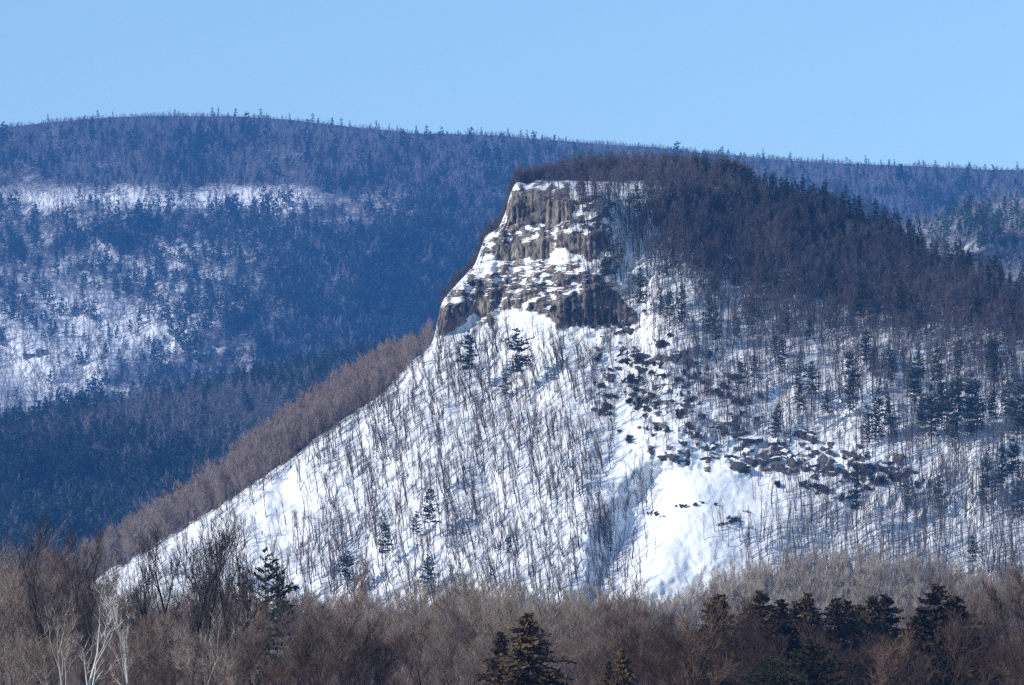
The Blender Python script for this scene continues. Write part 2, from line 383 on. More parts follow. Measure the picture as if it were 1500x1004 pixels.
# ------------------------------------------------------------------ plant geometry
def tubes(S, sides=3):
    """S: rows of p0(3) p1(3) r0 r1 -> verts, tris"""
    S = np.asarray(S, float); n = len(S); p0, p1, r0, r1 = S[:, :3], S[:, 3:6], S[:, 6], S[:, 7]
    d = p1 - p0; d /= np.linalg.norm(d, axis=1, keepdims=True) + 1e-9
    ref = np.where(abs(d[:, 2:3]) > .9, [[1., 0, 0]], [[0, 0, 1.]])
    u = np.cross(d, ref); u /= np.linalg.norm(u, axis=1, keepdims=True); v = np.cross(d, u)
    a = np.arange(sides) * 2 * math.pi / sides
    ring = u[:, None] * np.cos(a)[None, :, None] + v[:, None] * np.sin(a)[None, :, None]
    V = np.concatenate([p0[:, None] + ring * r0[:, None, None], p1[:, None] + ring * r1[:, None, None]], 1)
    T = []
    for k in range(sides):
        k2 = (k + 1) % sides
        T += [(k, k2, sides + k2), (k, sides + k2, sides + k)]
    T = np.array(T)[None] + (np.arange(n) * 2 * sides)[:, None, None]
    return V.reshape(-1, 3), T.reshape(-1, 3)
def blades(S):
    """thin tapering twigs: a triangle each, S: p0 p1 width"""
    S = np.asarray(S, float); n = len(S); p0, p1, w_ = S[:, :3], S[:, 3:6], S[:, 6:7]
    d = p1 - p0; r = RNG.normal(size=(n, 3)); u = np.cross(d, r); u /= np.linalg.norm(u, axis=1, keepdims=True) + 1e-9
    V = np.stack([p0 - u * w_ / 2, p0 + u * w_ / 2, p1], 1).reshape(-1, 3)
    return V, np.arange(3 * n).reshape(-1, 3)
def join(parts):
    Vs, Ts, o = [], [], 0
    for V, T in parts:
        Vs.append(V); Ts.append(T + o); o += len(V)
    return np.concatenate(Vs), np.concatenate(Ts)
def rot_about(d, ang, az):
    d = d / np.linalg.norm(d); ref = np.array([1., 0, 0]) if abs(d[2]) > .8 else np.array([0, 0, 1.])
    u = np.cross(d, ref); u /= np.linalg.norm(u); v = np.cross(d, u)
    q = d * math.cos(ang) + (u * math.cos(az) + v * math.sin(az)) * math.sin(ang)
    return q / np.linalg.norm(q)

def bare_tree(seed, H=14, r=.2, levels=4, kids=5, fork=.35, spread=.6, twigs=5, tw=.03, lift=.25, wig=.12, clean=.3, tl=.9, lite=0):
    """limbs (tubes) and twigs (blades) of one leafless tree, H tall; returns (trunk V,T),(crown V,T)"""
    rr = random.Random(seed); big, small, tw_ = [], [], []
    def grow(p, d, L, r0, lev, tip):
        n = 4 if lev == 0 else 3
        pts = [p]; dirs = []
        for k in range(n):
            d = d + np.array([rr.gauss(0, wig), rr.gauss(0, wig), rr.gauss(0, wig * .5) + (lift if lev else .0) * .35]); d /= np.linalg.norm(d)
            q = pts[-1] + d * L / n; pts.append(q); dirs.append(d)
        for k in range(n):
            ra = r0 + (tip - r0) * k / n; rb = r0 + (tip - r0) * (k + 1) / n
            (big if lev <= 1 else small).append((*pts[k], *pts[k + 1], ra, rb))
        def along(t):
            k = min(int(t * n), n - 1); f = t * n - k; return pts[k] * (1 - f) + pts[k + 1] * f, dirs[k]
        if lev < levels - 1:
            m = kids + (2 if lev == 0 else 0)
            for k in range(m):
                t = (clean + (1 - clean) * (k + rr.random()) / m) if lev == 0 else .25 + .75 * (k + rr.random()) / m
                q, dd = along(min(t, .999)); a = spread * rr.uniform(.6, 1.35); rk = r0 + (tip - r0) * t
                grow(q, rot_about(dd, a, rr.uniform(0, 6.28)), L * (fork if lev == 0 else .55) * rr.uniform(.7, 1.25) * (1.15 - .45 * t), rk * .55, lev + 1, rk * .15)
        if lev >= 1 or True:
            m = twigs * (2 if lev == 0 else 1)
            for k in range(m):
                t = rr.uniform(.6 if lev == 0 else .15, 1); q, dd = along(min(t, .999))
                d2 = rot_about(dd, rr.uniform(.3, .9), rr.uniform(0, 6.28)); d2[2] += .2
                tw_.append((*q, *(q + d2 * tl * rr.uniform(.5, 1.3) * H / 14), tw))
    grow(np.zeros(3), np.array([0, 0, 1.]), H * .86, r, 0, r * .12)
    if lite:          # far copies: side limbs as single tapering slivers
        if lite > 1: small = big[4:] + small; big = [(*big[0][:3], *big[1][3:6], big[0][6], big[1][7]), (*big[2][:3], *big[3][3:6], big[2][6], big[3][7])]
        T = tubes(big, 3); C = [blades([(*q[:6], 2.2 * q[6]) for q in small])] if small else []
    else:
        T = tubes(big, 4 if r > .12 and levels > 3 else 3); C = []
        if small: C.append(tubes(small, 3))
    C.append(blades(tw_))
    return T, join(C)

def conifer(seed, H=16, R=3.5, clear=.25, whorls=14, per=5, needles=14, size=.5, droop=-.1, shape='pine', r=.2, gap=.0, lite=False):
    rr = random.Random(seed); tr = [(0, 0, 0, rr.gauss(0, .01) * H, rr.gauss(0, .01) * H, H * .5, r, r * .6)]
    m = tr[0][3:6]; tr.append((*m, m[0], m[1], H, r * .6, .02)); bl = []
    for k in range(whorls):
        t0 = clear + (1 - clear) * (k + rr.random() * .6) / whorls
        u = (t0 - clear) / (1 - clear)
        if shape == 'pine': L0 = R * (math.sin(math.pi * min(1, .25 + u * .78)) ** .8) * rr.uniform(.5, 1.2)
        else: L0 = R * (1 - u) ** .92 * rr.uniform(.7, 1.15) + .1
        if rr.random() < gap: continue
        for j in range(per):
            t = min(.985, t0 + rr.uniform(-.8, .8) * (1 - clear) / whorls * (.55 if shape == 'pine' else 1)); z = t * H
            a = rr.uniform(0, 6.283); L = L0 * rr.uniform(.45, 1.15)
            up = (droop + (.55 * u if shape == 'pine' else .55 * u)) + rr.gauss(0, .07)
            base = np.array([m[0] * min(1, 2 * t), m[1] * min(1, 2 * t), z]); e = base + L * np.array([math.cos(a), math.sin(a), up])
            tr.append((*base, *e, r * .18, .015))
            nn = max(3, int(needles * L / R + 2))
            for q in range(nn):
                f = rr.random() ** .7; c = base + (e - base) * f; c[2] += -.15 * L * f * f * (shape != 'pine')
                sd = rr.choice((-1, 1)); side = np.array([-math.sin(a) * sd, math.cos(a) * sd, rr.gauss(.2, .4)]) * rr.uniform(.3, 1) + np.array([math.cos(a), math.sin(a), .1]) * rr.uniform(0, .8)
                bl.append((*c, *(c + side * size * rr.uniform(.6, 1.4) * (.5 + .5 * L / R)), size * rr.uniform(.28, .55)))
    S = np.array(bl); n = len(S)
    # needle sprays: small kite-shaped quads
    p0, p1, w_ = S[:, :3], S[:, 3:6], S[:, 6:7]
    d = p1 - p0; q = RNG.normal(size=(n, 3)) * [1, 1, .5]; u_ = np.cross(d, q); u_ /= np.linalg.norm(u_, axis=1, keepdims=True) + 1e-9
    mid = p0 + d * .45
    V = np.stack([p0, mid + u_ * w_ / 2, p1, mid - u_ * w_ / 2], 1).reshape(-1, 3)
    T = (np.array([[0, 1, 2], [0, 2, 3]])[None] + (np.arange(n) * 4)[:, None, None]).reshape(-1, 3)
    if lite: return tubes(tr[:2], 3), (V, T)
    return tubes(tr, 4), (V, T)

def scatter_mesh(name, templates, pts, scales, tints, mat, lean=None, stuff=True, squash=None):
    """ONE mesh made of many copies of the templates"""
    Vs, Ts, As, off = [], [], [], 0
    ch = RNG.integers(0, len(templates), len(pts)); rz = RNG.uniform(0, 6.283, len(pts))
    for k, (V, T) in enumerate(templates):
        m = np.where(ch == k)[0]
        if not len(m): continue
        c, s = np.cos(rz[m]), np.sin(rz[m]); sc_ = scales[m]
        W = np.empty((len(m), len(V), 3))
        W[:, :, 0] = (V[None, :, 0] * c[:, None] - V[None, :, 1] * s[:, None]) * sc_[:, None]
        W[:, :, 1] = (V[None, :, 0] * s[:, None] + V[None, :, 1] * c[:, None]) * sc_[:, None]
        W[:, :, 2] = V[None, :, 2] * sc_[:, None]
        if lean is not None: W[:, :, 0] += W[:, :, 2] * lean[m][:, None]
        W += pts[m][:, None]
        Vs.append(W.reshape(-1, 3)); Ts.append((T[None] + (np.arange(len(m)) * len(V))[:, None, None] + off).reshape(-1, 3))
        As.append(np.repeat(tints[m], len(V))); off += len(m) * len(V)
    print(name, len(pts), 'trees', sum(len(t) for t in Ts), 'tris')
    o = link(name, mesh(name, np.concatenate(Vs), np.concatenate(Ts), {'tint': np.concatenate(As)}), mat)
    if stuff: o['kind'] = 'stuff'
    return o
def tree_thing(name, tm, loc, scale, rz=0., lean=0., label=None, cat='tree', group=None, zs=1.):
    """an Empty at the foot with trunk and crown under it; tm = (trunk mesh, crown mesh)"""
    e = bpy.data.objects.new(name, None); col.objects.link(e)
    e.location = loc; e.scale = (scale, scale, scale * zs); e.rotation_euler = (0, lean, 0)
    e.empty_display_size = .5
    for nm, me in zip(('trunk', 'crown'), tm):
        o = bpy.data.objects.new(nm, me); col.objects.link(o); o.parent = e; o.rotation_euler = (0, 0, rz)
    tag(e, label, cat, group); return e
def tmesh(nm, TC, mt, mc):
    a = mesh(nm + '_trunk', *TC[0]); a.materials.append(mt); c = mesh(nm + '_crown', *TC[1]); c.materials.append(mc); return a, c
def samp(n, x0, x1, y0, y1, dens):
    px = RNG.uniform(x0, x1, n); py = RNG.uniform(y0, y1, n)
    k = RNG.random(n) < dens(px, py); return px[k], py[k]

# ------------------------------------------------------------------ far woods
far_bare = [join(bare_tree(300 + k, 15, .25, 2, 8, .42, .6, 8, .26, clean=.12, tl=2.0, lite=2)) for k in range(5)]
far_con = [join(conifer(320 + k, 17, 4.2, .1, 11, 4, 5, 2.6, -.12, 'spruce' if k % 2 else 'pine', .2, lite=True)) for k in range(5)]
def edge_m(px): return np.maximum(np.maximum(crest_m(px - 170), crest_m(px + 170)), crest_m(px)) + 12
def visible_far(px, py): return (py < edge_m(px)) | (px < 0) | (px > 1500)
def far_con_d(px, py):
    c = .10 + .25 * sst(.45, .7, fbm(px / 70, py / 40, 305)) + .25 * ell(px, py, 450, 450, 260, 70) + .25 * ell(px, py, 330, 350, 250, 30)
    c += .4 * ell(px, py, 620, 430, 80, 120)
    c = c * (.25 + .75 * sst(4, 30, py - crest_f(px)))
    return np.clip(c * (1 - .75 * far_snowy(px, py)), 0, 1)
px, py = samp(60000, -250, 1750, 170, 660, lambda x, y: (y > crest_f(x)) & (y < crest_h(x) + 20) & visible_far(x, y) & (RNG.random(len(x)) < (1 - .22 * far_snowy(x, y))))
pts = FAR.at(px, py)
bx = RNG.uniform(-250, 1750, 9000); px = np.concatenate([px, bx]); py = np.concatenate([py, crest_f(bx)]); pts = np.concatenate([pts, FAR.back(bx, RNG.uniform(0, .10, 9000)) - [0, 0, 2]])
iscon = RNG.random(len(px)) < far_con_d(px, py)
t_ = .9 * fbm(px / 40, py / 26, 311) + RNG.uniform(-.25, .25, len(px))
scatter_mesh('far_woodland', far_bare, pts[~iscon], RNG.uniform(.6, .95, (~iscon).sum()) * np.where((py < crest_f(px) + 9), .35 + .5 * fbm(px / 25, 0 * px, 19), 1)[~iscon], t_[~iscon], M_fartree)
m = iscon & (RNG.random(len(px)) < .8)
scatter_mesh('far_conifer_woodland', far_con, pts[m], RNG.uniform(.75, 1.2, m.sum()) * np.where((py < crest_f(px) + 12)[m], .55, 1 + .6 * (RNG.random(m.sum()) < .15)), RNG.uniform(0, .6, m.sum()), M_farcon)
# nearer wooded hill, lower left
def hill_con(px, py):
    return np.clip(.35 + .9 * (fbm(px / 60, py / 40, 317) - .3) - .75 * ell(px, py, 330, 610, 210, 38) + .5 * ell(px, py, 80, 690, 160, 60) + .5 * sst(0, 26, 26 - (py - crest_h(px))), .05, 1)
px, py = samp(16500, -250, 780, 480, 930, lambda x, y: (y > crest_h(x)) & (y < edge_m(x)))
iscon = RNG.random(len(px)) < hill_con(px, py); pts = HILL.at(px, py)
scatter_mesh('hill_woodland', far_bare, pts[~iscon], RNG.uniform(.6, .95, (~iscon).sum()), RNG.uniform(0, .6, (~iscon).sum()), M_fartree)
scatter_mesh('hill_conifer_woodland', far_con, pts[iscon], RNG.uniform(.5, .95, iscon.sum()), RNG.uniform(0, .6, iscon.sum()), M_farcon)
px, py = samp(4500, 1150, 1750, 270, 560, lambda x, y: (y > crest_r(x)) & ((y < edge_m(x)) | (x > 1500)))
iscon = RNG.random(len(px)) < np.clip(.9 * ell(px, py, 1440, 330, 70, 25) + .08, 0, 1); pts = RSP.at(px, py)
scatter_mesh('side_hill_woodland', far_bare, pts[~iscon], RNG.uniform(.6, .9, (~iscon).sum()), RNG.uniform(.2, .8, (~iscon).sum()), M_fartree)
scatter_mesh('side_hill_conifer_woodland', far_con, pts[iscon], RNG.uniform(.5, .9, iscon.sum()), RNG.uniform(0, .6, iscon.sum()), M_farcon)
# skyline conifers, each a thing
fc = [tmesh('far_conifer', conifer(340 + k, 19, 4.2, .15, 9, 5, 5, 2.2, -.1, 'spruce' if k % 2 else 'pine', .3), M_farcon, M_farcon) for k in range(4)]
sky_x = [27, 70, 143, 165, 256, 262, 311, 320, 345, 372, 382, 424, 458, 466, 486, 487, 500, 512, 543, 551, 555, 570, 582, 610, 625, 705, 734, 744, 763, 772,
         782, 795, 812, 1018, 1056, 1059, 1110, 1118, 1158, 1205, 1240, 1268, 1272, 1290, 1303, 1310, 1346, 1352, 1370, 1390, 1395, 1420, 1443, 1490]
for k, x in enumerate(sky_x + list(np.random.default_rng(3).uniform(0, 1500, 60))):
    big = k < len(sky_x)
    p = FAR.at(np.array([x]), np.array([crest_f(x) + (2 if big else RNG.uniform(0, 14))]))[0]
    tree_thing('conifer', fc[k % 4], p - [0, 0, 1], RNG.uniform(.5, 1.0) if big else RNG.uniform(.3, .55), RNG.uniform(0, 6), 0,
               'small dark conifer poking above the far blue ridge line', 'conifer', 'conifers along the far skyline')

# ------------------------------------------------------------------ farmstead on the far clearing
def prism(w_, d, h, ov=0, ridge=0, z0=0):
    V = [(-w_, -d, z0), (w_, -d, z0), (w_, d, z0), (-w_, d, z0), (-w_, -d, h), (w_, -d, h), (w_, d, h), (-w_, d, h), (-w_, 0, h + ridge), (w_, 0, h + ridge)]
    T = [(0, 1, 5), (0, 5, 4), (1, 2, 6), (1, 6, 5), (2, 3, 7), (2, 7, 6), (3, 0, 4), (3, 4, 7), (4, 5, 9), (4, 9, 8), (7, 8, 9), (7, 9, 6), (4, 8, 7), (5, 6, 9)]
    return V, T
Mw, nt, b = mat_base('weathered_boards'); nt.links.new(ramp(nt, noise(nt, 2, 3, stretch=(3, 3, .3)), [(.3, (.05, .045, .05)), (.7, (.12, .1, .1))]), b.inputs['Base Color'])
Mro, nt, b = mat_base('dark_roof'); nt.links.new(ramp(nt, noise(nt, 1, 3, stretch=(1, 1, 1)), [(.3, (.03, .03, .04)), (.7, (.08, .075, .08))]), b.inputs['Base Color'])
def farmhouse(x, y, s, wid, lab, nm, cat):
    p = FAR.at(np.array([x]), np.array([y]))[0]
    e = bpy.data.objects.new(nm, None); col.objects.link(e); e.location = p - [0, 0, 1.5]; e.scale = (s,) * 3; e.rotation_euler = (0, 0, .25)
    V, T = prism(wid, 4, 4.5, ridge=2.8); link('wall', mesh('wall', V, T), Mw, e)
    V = [(-wid - .6, -4.8, 4.2), (wid + .6, -4.8, 4.2), (wid + .6, 0, 7.6), (-wid - .6, 0, 7.6), (wid + .6, 4.8, 4.2), (-wid - .6, 4.8, 4.2)]
    V = V + [(a, b_, c + .35) for a, b_, c in V]
    Q = [(0, 1, 2, 3), (3, 2, 4, 5), (6, 9, 8, 7), (9, 11, 10, 8), (0, 6, 7, 1), (5, 4, 10, 11), (0, 3, 9, 6), (3, 5, 11, 9), (1, 7, 8, 2), (2, 8, 10, 4)]
    r_ = link('roof', mesh('roof', V, Q), Mro, e)
    tag(e, lab, cat); return e
farmhouse(62, 521, 1.15, 6, 'small dark gabled house in the snowy clearing at far left', 'house', 'house')
farmhouse(44, 524, .8, 10, 'long low dark shed left of the gabled house in the far clearing', 'shed', 'shed')

# ------------------------------------------------------------------ mountain woods
sl_full = [bare_tree(400 + k, 14, .24, 3, 5, .36, .36, 4, .05, lift=.5, wig=.09, clean=.35, tl=1.1) for k in range(7)]
sl_bare = [join(bare_tree(400 + k, 14, .24, 3, 5, .36, .36, 4, .05, lift=.5, wig=.09, clean=.35, tl=1.1, lite=1)) for k in range(7)]
sl_slim = [join(bare_tree(420 + k, 14, .19, 2, 8, .26, .5, 7, .055, lift=.5, wig=.05, clean=.4, tl=1.1)) for k in range(6)]
sl_dense = [join(bare_tree(440 + k, 13, .15, 3, 6, .42, .6, 6, .09, lift=.4, wig=.09, clean=.15, tl=1.7, lite=1)) for k in range(6)]
bush = [join(bare_tree(460 + k, 10, .09, 3, 6, .5, .36, 7, .05, lift=.5, wig=.1, clean=.1, tl=1.5, lite=1)) for k in range(6)]
def open_d(px, py):      # 0..1 openness (no trees)
    o = 1.25 * ell(px, py, 1045, 738, 110, 52) + 1.2 * ell(px, py, 410, 735, 50, 60) + .6 * ell(px, py, 310, 800, 60, 40) 
    o += 1. * ell(px, py, 800, 330, 95, 150) * (px < 905) + .9 * ell(px, py, 690, 460, 60, 50) + .8 * ell(px, py, 940, 505, 30, 40)  + .7 * ell(px, py, 1240, 620, 50, 22)
    o += .8 * ell(px, py, 1180, 680, 140, 25)+ .6 * ell(px, py, 960, 580, 80, 60)
    return np.clip(o, 0, 1)
# (a) brown band on the crest of the left spur
px, py = samp(5200, -350, 640, 480, 1020, lambda x, y: (y > crest_m(x)) & (y < crest_m(x) + band_w(x) + 4))
n0 = 1500
pxb = RNG.uniform(-350, 636, n0)
pb = MT.back(pxb, RNG.uniform(0, .35, n0))
px2, py2 = samp(30000, -350, 636, 480, 1020, lambda x, y: (y > crest_m(x)) & (y < crest_m(x) + band_w(x) + 6 - 20 * (fbm(x / 12, y / 12, 5) - .5)))
keep = RNG.random(len(px2)) < .9 * sst(4, -26, py2 - crest_m(px2) - band_w(px2)) + .12; px2, py2 = px2[keep], py2[keep]
pa = MT.at(px2, py2); pts = np.concatenate([pa, pb]); nn = len(pts)
scatter_mesh('spur_woodland', sl_dense, pts, RNG.uniform(.55, 1.0, nn) * np.interp(pts[:, 0], [-400, -250, -100, -60, -30], [.9, 1.0, 1.12, 1.0, .8]), RNG.uniform(0, .7, nn), M_bandtwig, lean=np.full(nn, -.1))
# (b) dense dark forest, upper right
def up_d(px, py):
    lower = np.interp(px, [860, 900, 950, 1020, 1100, 1250, 1400, 1500, 1800], [265, 280, 315, 385, 430, 455, 480, 495, 520])
    return np.clip(1 - (py - lower + 60) / 210, 0, 1)
px, py = samp(26000, 790, 1850, 250, 640, lambda x, y: (y > crest_m(x)) & (RNG.random(len(x)) < up_d(x, y) ** 1.5 * sst(790, 900, x + (300 - y) * 1.2)))
keep = RNG.random(len(px)) < .36 * (1 - .75 * sst(40, 5, py - crest_m(px)) * sst(1040, 1100, px)); px, py = px[keep], py[keep]
pa = MT.at(px, py)
pxb = RNG.uniform(755, 1100, 1500); pb = MT.back(pxb, RNG.uniform(0, .3, 1500))
pts = np.concatenate([pa, pb]); nn = len(pts); px_all = np.concatenate([px, pxb])
scatter_mesh('summit_woodland', sl_dense, pts, RNG.uniform(.5, .95, nn) * np.interp(px_all, [750, 800, 860, 1900], [.55, .65, 1, 1]), np.clip(1.2 * fbm(px_all / 45, np.concatenate([py, 250 + 0 * pxb]) / 28, 431) - .35 + .35 * (1 - sst(880, 1050, px_all)), 0, .8), M_summit)
# (c) open woods on the slopes, nearest ones become things
def slope_d(px, py):
    c = crest_m(px); d = py - c
    left = .52 * (px < 900) * (d > band_w(px)) * (py > 490)
    left = left * np.clip(2.6 * (fbm(px / 45, py / 55, 405) - .12), .25, 1.9)
    right = 2.1 * sst(850, 1020, px + .5 * (480 - py)) * (py > np.interp(px, [880, 1000, 1500], [285, 340, 440]))
    right = right * (.45 + .55 * sst(720, 560, py)) * (.5 + fbm(px / 60, py / 50, 409))
    return np.clip(left + right, 0, 1) * (1 - open_d(px, py))
px, py = samp(24000, -150, 1750, 290, 905, lambda x, y: (y > crest_m(x)) & (RNG.random(len(x)) < slope_d(x, y)))
pts = MT.at(px, py); nn = len(pts); print('slope trees', nn)
lean = np.where(px < 900, RNG.normal(-.13, .06, nn), RNG.normal(-.02, .05, nn))
sizes = RNG.uniform(.45, 1.05, nn)
vis = (px > 0) & (px < 1500) & (py > crest_m(px) + 20) & (py < 885)
rank = np.where(vis & (px < 900), sizes, 0); order = np.argsort(-rank)[:190]; ind = np.zeros(nn, bool); ind[order] = True
slim = (px > 900) & ~ind
thick = ~slim & ~ind
scatter_mesh('open_woodland', sl_bare, pts[thick], sizes[thick], RNG.uniform(0, .7, thick.sum()), M_slopebark, lean=lean[thick])
scatter_mesh('slender_woodland', sl_slim, pts[slim], sizes[slim], RNG.uniform(0, .7, slim.sum()), M_slopebark, lean=lean[slim])
slm = [tmesh('leafless_tree', t, M_slopebark, M_slopebark) for t in sl_full]
for q, k in enumerate(order):
    if px[k] < 520: lab, gr = 'slender leafless tree on the bright snow of the lower left spur', 'leafless trees on the lower left spur'
    elif py[k] < 640: lab, gr = 'slender leaning leafless tree on the snow below the left cliff', 'leafless trees below the left cliff'
    elif py[k] < 760: lab, gr = 'tall leaning leafless tree in the middle of the snowy left slope', 'leafless trees in the middle of the left slope'
    else: lab, gr = 'leafless tree on the snow near the foot of the left slope', 'leafless trees at the foot of the left slope'
    tree_thing('leafless_tree', slm[q % 7], pts[k] - [0, 0, .3], sizes[k], RNG.uniform(0, 6), lean[k], lab, 'tree', gr)
px, py = samp(1500, 150, 900, 520, 900, lambda x, y: (y > crest_m(x) + band_w(x)) & (fbm(x / 40, y / 30, 441) > .47) & (RNG.random(len(x)) > open_d(x, y)))
scatter_mesh('slope_underbrush', bush, MT.at(px, py), RNG.uniform(.2, .6, len(px)), RNG.uniform(.1, .8, len(px)), M_slopebark, lean=RNG.normal(-.1, .06, len(px)))
px, py = samp(150, 850, 960, 690, 890, lambda x, y: abs(x - np.interp(y, [690, 870], [965, 895])) < 45)
scatter_mesh('gully_woodland', sl_bare, MT.at(px, py), RNG.uniform(.35, .85, len(px)), RNG.uniform(0, .6, len(px)), M_slopebark, lean=RNG.normal(-.04, .05, len(px)))
# (d) pale thicket at the right foot
tk = curve([(930, 905), (980, 880), (1040, 850), (1120, 822), (1200, 812), (1300, 815), (1400, 828), (1450, 850), (1750, 860)])
px, py = samp(5200, 930, 1750, 815, 960, lambda x, y: (y > tk(x) + 34 + 36 * (fbm(x / 35, x / 90, 77) - .5)) & (RNG.random(len(x)) < .25 + .75 * sst(20, 60, y - tk(x))))
pts = MT.at(px, py); pts[:, 1] -= 0
scatter_mesh('thicket', bush, pts, RNG.uniform(.45, 1.25, len(px)), RNG.uniform(0, .8, len(px)), M_thicket, lean=RNG.normal(0, .08, len(px)))
px, py = samp(900, 980, 1500, 830, 930, lambda x, y: (y > tk(x) + 30))
scatter_mesh('pale_stems', sl_slim, MT.at(px, py), RNG.uniform(.5, .95, len(px)), RNG.uniform(.4, 1, len(px)), M_thicket, lean=RNG.normal(0, .12, len(px)))
px, py = samp(4200, -200, 960, 850, 990, lambda x, y: (y > 905 - 20 * ell(x, y, 690, 880, 90, 90) + 24 * (fbm(x / 50, y / 200, 3) - .5)))
pts = MT.at(px, py)
scatter_mesh('foot_thicket', bush, pts, RNG.uniform(.5, 1.1, len(px)), RNG.uniform(0, .6, len(px)), M_thicket)

# ------------------------------------------------------------------ pines on the mountain, every one a thing
pn = [tmesh('pine', conifer(500 + k, 20, 4.4, .42 if k < 3 else .2, 17, 7, 20, 1.0, -.05, 'pine', .2, gap=.1), M_slopebark, M_needle) for k in range(6)]
def pine(x, top, base, lab, gr=None, kind=None, wide=1., nm='pine_tree', tm=None, sheet=None, cat='pine tree'):
    p = (sheet or MT).at(np.array([float(x)]), np.array([float(base)]))[0]
    h = (base - top) / F * p[1]
    k = kind if kind is not None else RNG.integers(0, 6)
    e = tree_thing(nm, (tm or pn)[k], p - [0, 0, .4], h / 20 * wide, RNG.uniform(0, 6), 0, lab, cat, gr, 1 / wide); return e
cn = [tmesh('crest_conifer', conifer(520 + k, 20, 4.8, .1, 18, 6, 10, 1.5, -.1, 'spruce' if k < 2 else 'pine', .2), M_slopebark, M_crest) for k in range(3)]
named = [
    (689, 482, 582, 'tall pine with bare lower trunk on the snow below the left cliff', 0, .9),
    (757, 478, 588, 'tallest dark pine with layered boughs on the snow under the cliff', 1, 1.05),
    (741, 545, 585, 'low bushy pine at the foot of the tallest dark pine', 4, 1.4),
    (630, 712, 800, 'dark leaning pine in the middle of the left slope', 2, .9),
    (610, 745, 790, 'smaller ragged pine close left of the dark leaning pine', 4, 1.0),
    (566, 758, 845, 'faint thin pine among leafless trunks left of the leaning pine', 0, .75),
    (508, 804, 880, 'small dark pine with flat boughs near the foot of the left slope', 1, 1.1),
    (626, 810, 878, 'isolated dark pine with spreading low boughs at the slope foot', 5, 1.2),
    (746, 780, 815, 'small dark bushy evergreen right of centre on the left slope', 5, .9),
    (884, 370, 425, 'lone pine standing at the right end of the cliff', 0, .9),
    (850, 225, 285, 'yellow-green pine on the summit above the cliff snow', 3, .8),
    (937, 390, 480, 'green pine rising beside the right edge of the lower cliff', 1, .8),
    (1272, 372, 415, 'yellowish green conifer standing out in the dark right forest', 4, .9),
    (1188, 527, 610, 'broad pine above the boulder outcrop on the right slope', 1, 1.),
    (1105, 515, 575, 'thin pine in open snow woods left of the broad pine', 0, .8),
    (1246, 515, 600, 'sparse topped pine right of the broad pine', 2, .8),
    (1256, 668, 800, 'tall thin dark pine below the boulder outcrop', 0, .55),
    (1458, 488, 560, 'pine with wide flat boughs near the right edge of the forest', 1, 1.),
    (455, 558, 592, 'dark pine standing up from the brown crest of the left spur', 4, 1.1),
    (446, 572, 600, 'smaller pine touching the dark pine on the spur crest', 5, 1.1),
    (266, 700, 735, 'small pine low on the brown crest of the left spur', 4, 1.3),
]
for x, t, b_, lab, kd, wd in named: pine(x, t, b_ + (14 if x in (455, 446, 266) else 0), lab, kind=kd, wide=wd * 1.05)
for x, t, b_ in [(980, 420, 490), (998, 412, 485), (1040, 425, 495), (1048, 445, 510), (1018, 470, 500), (968, 430, 480)]:
    pine(x, t, b_, 'pine in the loose row beside the lower right cliff', 'pines in the row beside the cliff', wide=.8)
for x, t, b_ in [(1270, 590, 660), (1287, 565, 655), (1302, 580, 650), (1310, 600, 648), (1365, 560, 655), (1352, 575, 650), (1395, 555, 655), (1402, 545, 640), (1425, 545, 640), (1430, 570, 645),
                 (1478, 555, 645), (1490, 570, 650), (1455, 570, 640), (1418, 590, 660), (1380, 545, 620), (1340, 545, 600), (1500, 548, 640), (1530, 560, 650)]:
    pine(x, t, b_, 'green pine in the mixed stand on the right slope above the outcrop', 'pines in the right slope stand', wide=RNG.uniform(.8, 1.1))
for x, t, b_ in [(1445, 660, 750), (1468, 650, 745), (1485, 640, 730), (1492, 690, 770), (1425, 780, 850), (1440, 700, 760), (1140, 590, 640), (1135, 600, 650), (1515, 680, 770), (1375, 690, 760), (1330, 700, 750)]:
    pine(x, t, b_, 'ragged dark pine low on the right slope', 'pines low on the right slope', wide=RNG.uniform(.7, 1.))
for k in range(34):
    x = RNG.uniform(1060, 1500); b_ = RNG.uniform(455, 640); pine(x, b_ - RNG.uniform(40, 75), b_, 'olive-green pine scattered alone among bare trunks on the right slope', 'lone pines of the right slope', wide=RNG.uniform(.8, 1.1))
for k in range(150):     # dark conifers along the right crest
    x = RNG.uniform(930, 1560) if k < 30 else RNG.uniform(1050, 1500); c = float(crest_m(x)); o_ = abs(RNG.normal(0, 18)) if x > 1050 else abs(RNG.normal(16, 30))
    if x > 1280 and o_ > 40: o_ *= .4
    b_ = c + 3 + o_; pine(x, b_ - RNG.uniform(33, 54), b_, 'dark conifer in the crowded evergreens along the right crest of the mountain',
                          'conifers along the right crest', wide=RNG.uniform(.8, 1.2), kind=RNG.integers(0, 3), tm=cn)
for k in range(40):
    x = RNG.uniform(960, 1300); b_ = RNG.uniform(300, 420); b_ = max(b_, float(crest_m(x)) + 10)
    pine(x, b_ - RNG.uniform(30, 45), b_, 'dark pine half hidden among grey-brown trees of the summit forest', 'pines inside the summit forest', wide=.9, kind=RNG.integers(0, 3), tm=cn)

